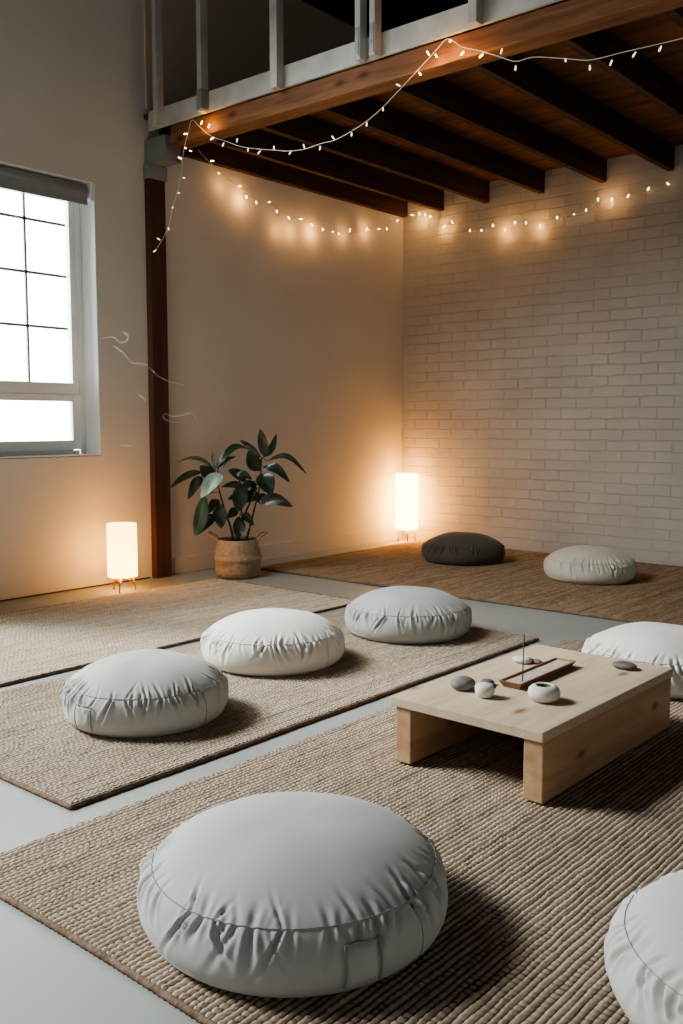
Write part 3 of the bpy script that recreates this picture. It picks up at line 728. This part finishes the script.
GLOW = [(-4.70, 4.365, 2.57, .25), (-4.70, 4.538, 2.517, .8), (-4.70, 4.897, 2.37, .3), (-4.70, 5.037, 2.38, .4), (-4.70, 5.258, 2.407, .8), (-4.70, 5.62, 2.44, .3), (-4.70, 5.894, 2.51, .5), (-4.648, 6.45, 2.645, .7), (-4.424, 6.45, 2.56, .7), (-3.853, 6.45, 2.464, .8), (-3.55, 6.45, 2.45, .7), (-2.986, 6.45, 2.563, .5), (-2.50, 3.69, 2.70, .35), (-2.58, 3.69, 2.66, .4), (-2.42, 3.69, 2.64, .3), (-2.33, 3.69, 2.61, .3), (-2.66, 3.69, 2.60, .3), (-4.17, 3.69, 2.69, .5)]
for x, y, z, e in [(*onwall([g[:3]])[0], g[3]) for g in GLOW]:
    l = bpy.data.lights.new('bulb_glow', 'POINT'); l.energy = e * 1.0; l.color = (1, .47, .13); l.shadow_soft_size = .012
    o = bpy.data.objects.new('bulb_glow', l); C.objects.link(o); o.location = (x, y, z)

# ------------------------------------------------------------------ drifting incense smoke
SM = [([(-4.45, 3.163, 1.464), (-4.45, 3.226, 1.475), (-4.45, 3.272, 1.445), (-4.45, 3.338, 1.482), (-4.45, 3.323, 1.514), (-4.45, 3.38, 1.503)], .006),
 ([(-4.45, 3.24, 1.43), (-4.45, 3.287, 1.393), (-4.45, 3.343, 1.337), (-4.45, 3.434, 1.341), (-4.45, 3.518, 1.311), (-4.45, 3.57, 1.279), (-4.45, 3.649, 1.244), (-4.45, 3.748, 1.219)], .006),
 ([(-4.45, 3.404, 1.164), (-4.45, 3.42, 1.138), (-4.45, 3.438, 1.115)], .005),
 ([(-4.45, 3.864, .951), (-4.45, 3.818, 1.009), (-4.45, 3.781, 1.052), (-4.45, 3.735, 1.044), (-4.45, 3.689, 1.034), (-4.45, 3.626, 1.048), (-4.45, 3.596, 1.034), (-4.45, 3.608, 1.009), (-4.45, 3.67, .998), (-4.45, 3.743, .988)], .006),
 ([(-4.45, 4.049, .928), (-4.45, 3.999, .899), (-4.45, 3.949, .874)], .005), ([(-4.45, 3.977, .773), (-4.45, 3.909, .805), (-4.45, 3.851, .792), (-4.45, 3.739, .778)], .005),
 ([(-4.45, 3.256, .861), (-4.45, 3.289, .868), (-4.45, 3.33, .857)], .004)]
sm = bpy.data.materials.new('smoke'); sm.use_nodes = True; nt = sm.node_tree; nt.nodes.clear()
o_ = nt.nodes.new('ShaderNodeOutputMaterial'); mx = nt.nodes.new('ShaderNodeMixShader'); tr = nt.nodes.new('ShaderNodeBsdfTransparent'); df = nt.nodes.new('ShaderNodeBsdfDiffuse'); tl = nt.nodes.new('ShaderNodeBsdfTranslucent')
m2 = nt.nodes.new('ShaderNodeMixShader'); df.inputs[0].default_value = (.9, .93, .93, 1); tl.inputs[0].default_value = (.9, .93, .93, 1)
nt.links.new(df.outputs[0], m2.inputs[1]); nt.links.new(tl.outputs[0], m2.inputs[2])
lw = nt.nodes.new('ShaderNodeLayerWeight'); lw.inputs['Blend'].default_value = .5
v = coords(nt)
f1 = ramp(nt, noise(nt, v, 9, 3), [(.35, (.03,) * 3), (.7, (.42,) * 3)])
f2 = ramp(nt, lw.outputs['Facing'], [(0, (.62,) * 3), (.8, (0,) * 3)])
mm = nt.nodes.new('ShaderNodeMath'); mm.operation = 'MULTIPLY'; nt.links.new(f1, mm.inputs[0]); nt.links.new(f2, mm.inputs[1])
nt.links.new(mm.outputs[0], mx.inputs[0]); nt.links.new(tr.outputs[0], mx.inputs[1]); nt.links.new(m2.outputs[0], mx.inputs[2]); nt.links.new(mx.outputs[0], o_.inputs[0])
rnd = random.Random(9)
sv, sf = join_data([tube_data([Vector((p.x + .03 * math.sin(i * .12), p.y, p.z)) for i, p in enumerate(catmull(c, 8))], (lambda r: (lambda t: r * (.25 + .75 * math.sin(PI * t) ** .6)))(r * 1.3), 10) for c, r in SM])
tag(pyobj('incense_smoke', sv, sf, sm, None, True), 'thin pale wisps of smoke drifting between window and plant', 'smoke', None, 'stuff')

# ------------------------------------------------------------------ lights, world, camera
sun = bpy.data.lights.new('daylight_sun', 'SUN'); sun.energy = 5.8; sun.angle = math.radians(17); sun.color = (.97, 1.0, .97)
so = bpy.data.objects.new('daylight_sun', sun); C.objects.link(so)
az, el = math.radians(27), math.radians(40)
so.rotation_euler = Vector((math.cos(az) * math.cos(el), math.sin(az) * math.cos(el), -math.sin(el))).to_track_quat('-Z', 'Y').to_euler()
def area(name, loc, target, sx, sy, e, col):
    l = bpy.data.lights.new(name, 'AREA'); l.shape = 'RECTANGLE'; l.size = sx; l.size_y = sy; l.energy = e; l.color = col
    o = bpy.data.objects.new(name, l); C.objects.link(o); o.location = loc
    o.rotation_euler = (Vector(target) - Vector(loc)).to_track_quat('-Z', 'Y').to_euler(); return o
wl_ = area('window_daylight', (-5.6, 2.6, 1.7), (-4.0, 2.65, 1.6), 3.6, 3.0, 330, (.92, 1.0, .99)); wl_.visible_camera = True
sd_ = area('side_fill', (-4.0, 1.7, 2.9), (-2.6, 4.9, .0), 1.2, 1.2, 20, (.97, 1.0, .96)); sd_.data.spread = math.radians(75)  # added fill lamp inside the room, out of view, brightens the back area
w = bpy.data.worlds.new('room_ambient'); bpy.context.scene.world = w; w.use_nodes = True
bg = w.node_tree.nodes['Background']; bg.inputs[0].default_value = (1, .985, .95, 1); bg.inputs[1].default_value = .34

cam = bpy.data.cameras.new('camera'); co = bpy.data.objects.new('camera', cam); C.objects.link(co)
co.location = (0, 0, 1.0); co.rotation_euler = (math.radians(90 - 5.49), 0, math.radians(40.39))
cam.sensor_fit = 'VERTICAL'; cam.sensor_height = 24; cam.lens = 934.7 / 1024 * 24; cam.clip_start = .02
sc = bpy.context.scene; sc.camera = co
sc.view_settings.view_transform = 'AgX'; sc.view_settings.look = 'AgX - Medium High Contrast'; sc.view_settings.exposure = 0.08
sc.cycles.use_denoising = True; sc.cycles.max_bounces = 6; sc.cycles.diffuse_bounces = 3; sc.cycles.transparent_max_bounces = 12
sc.cycles.sample_clamp_indirect = 4; sc.cycles.caustics_reflective = False; sc.cycles.caustics_refractive = False
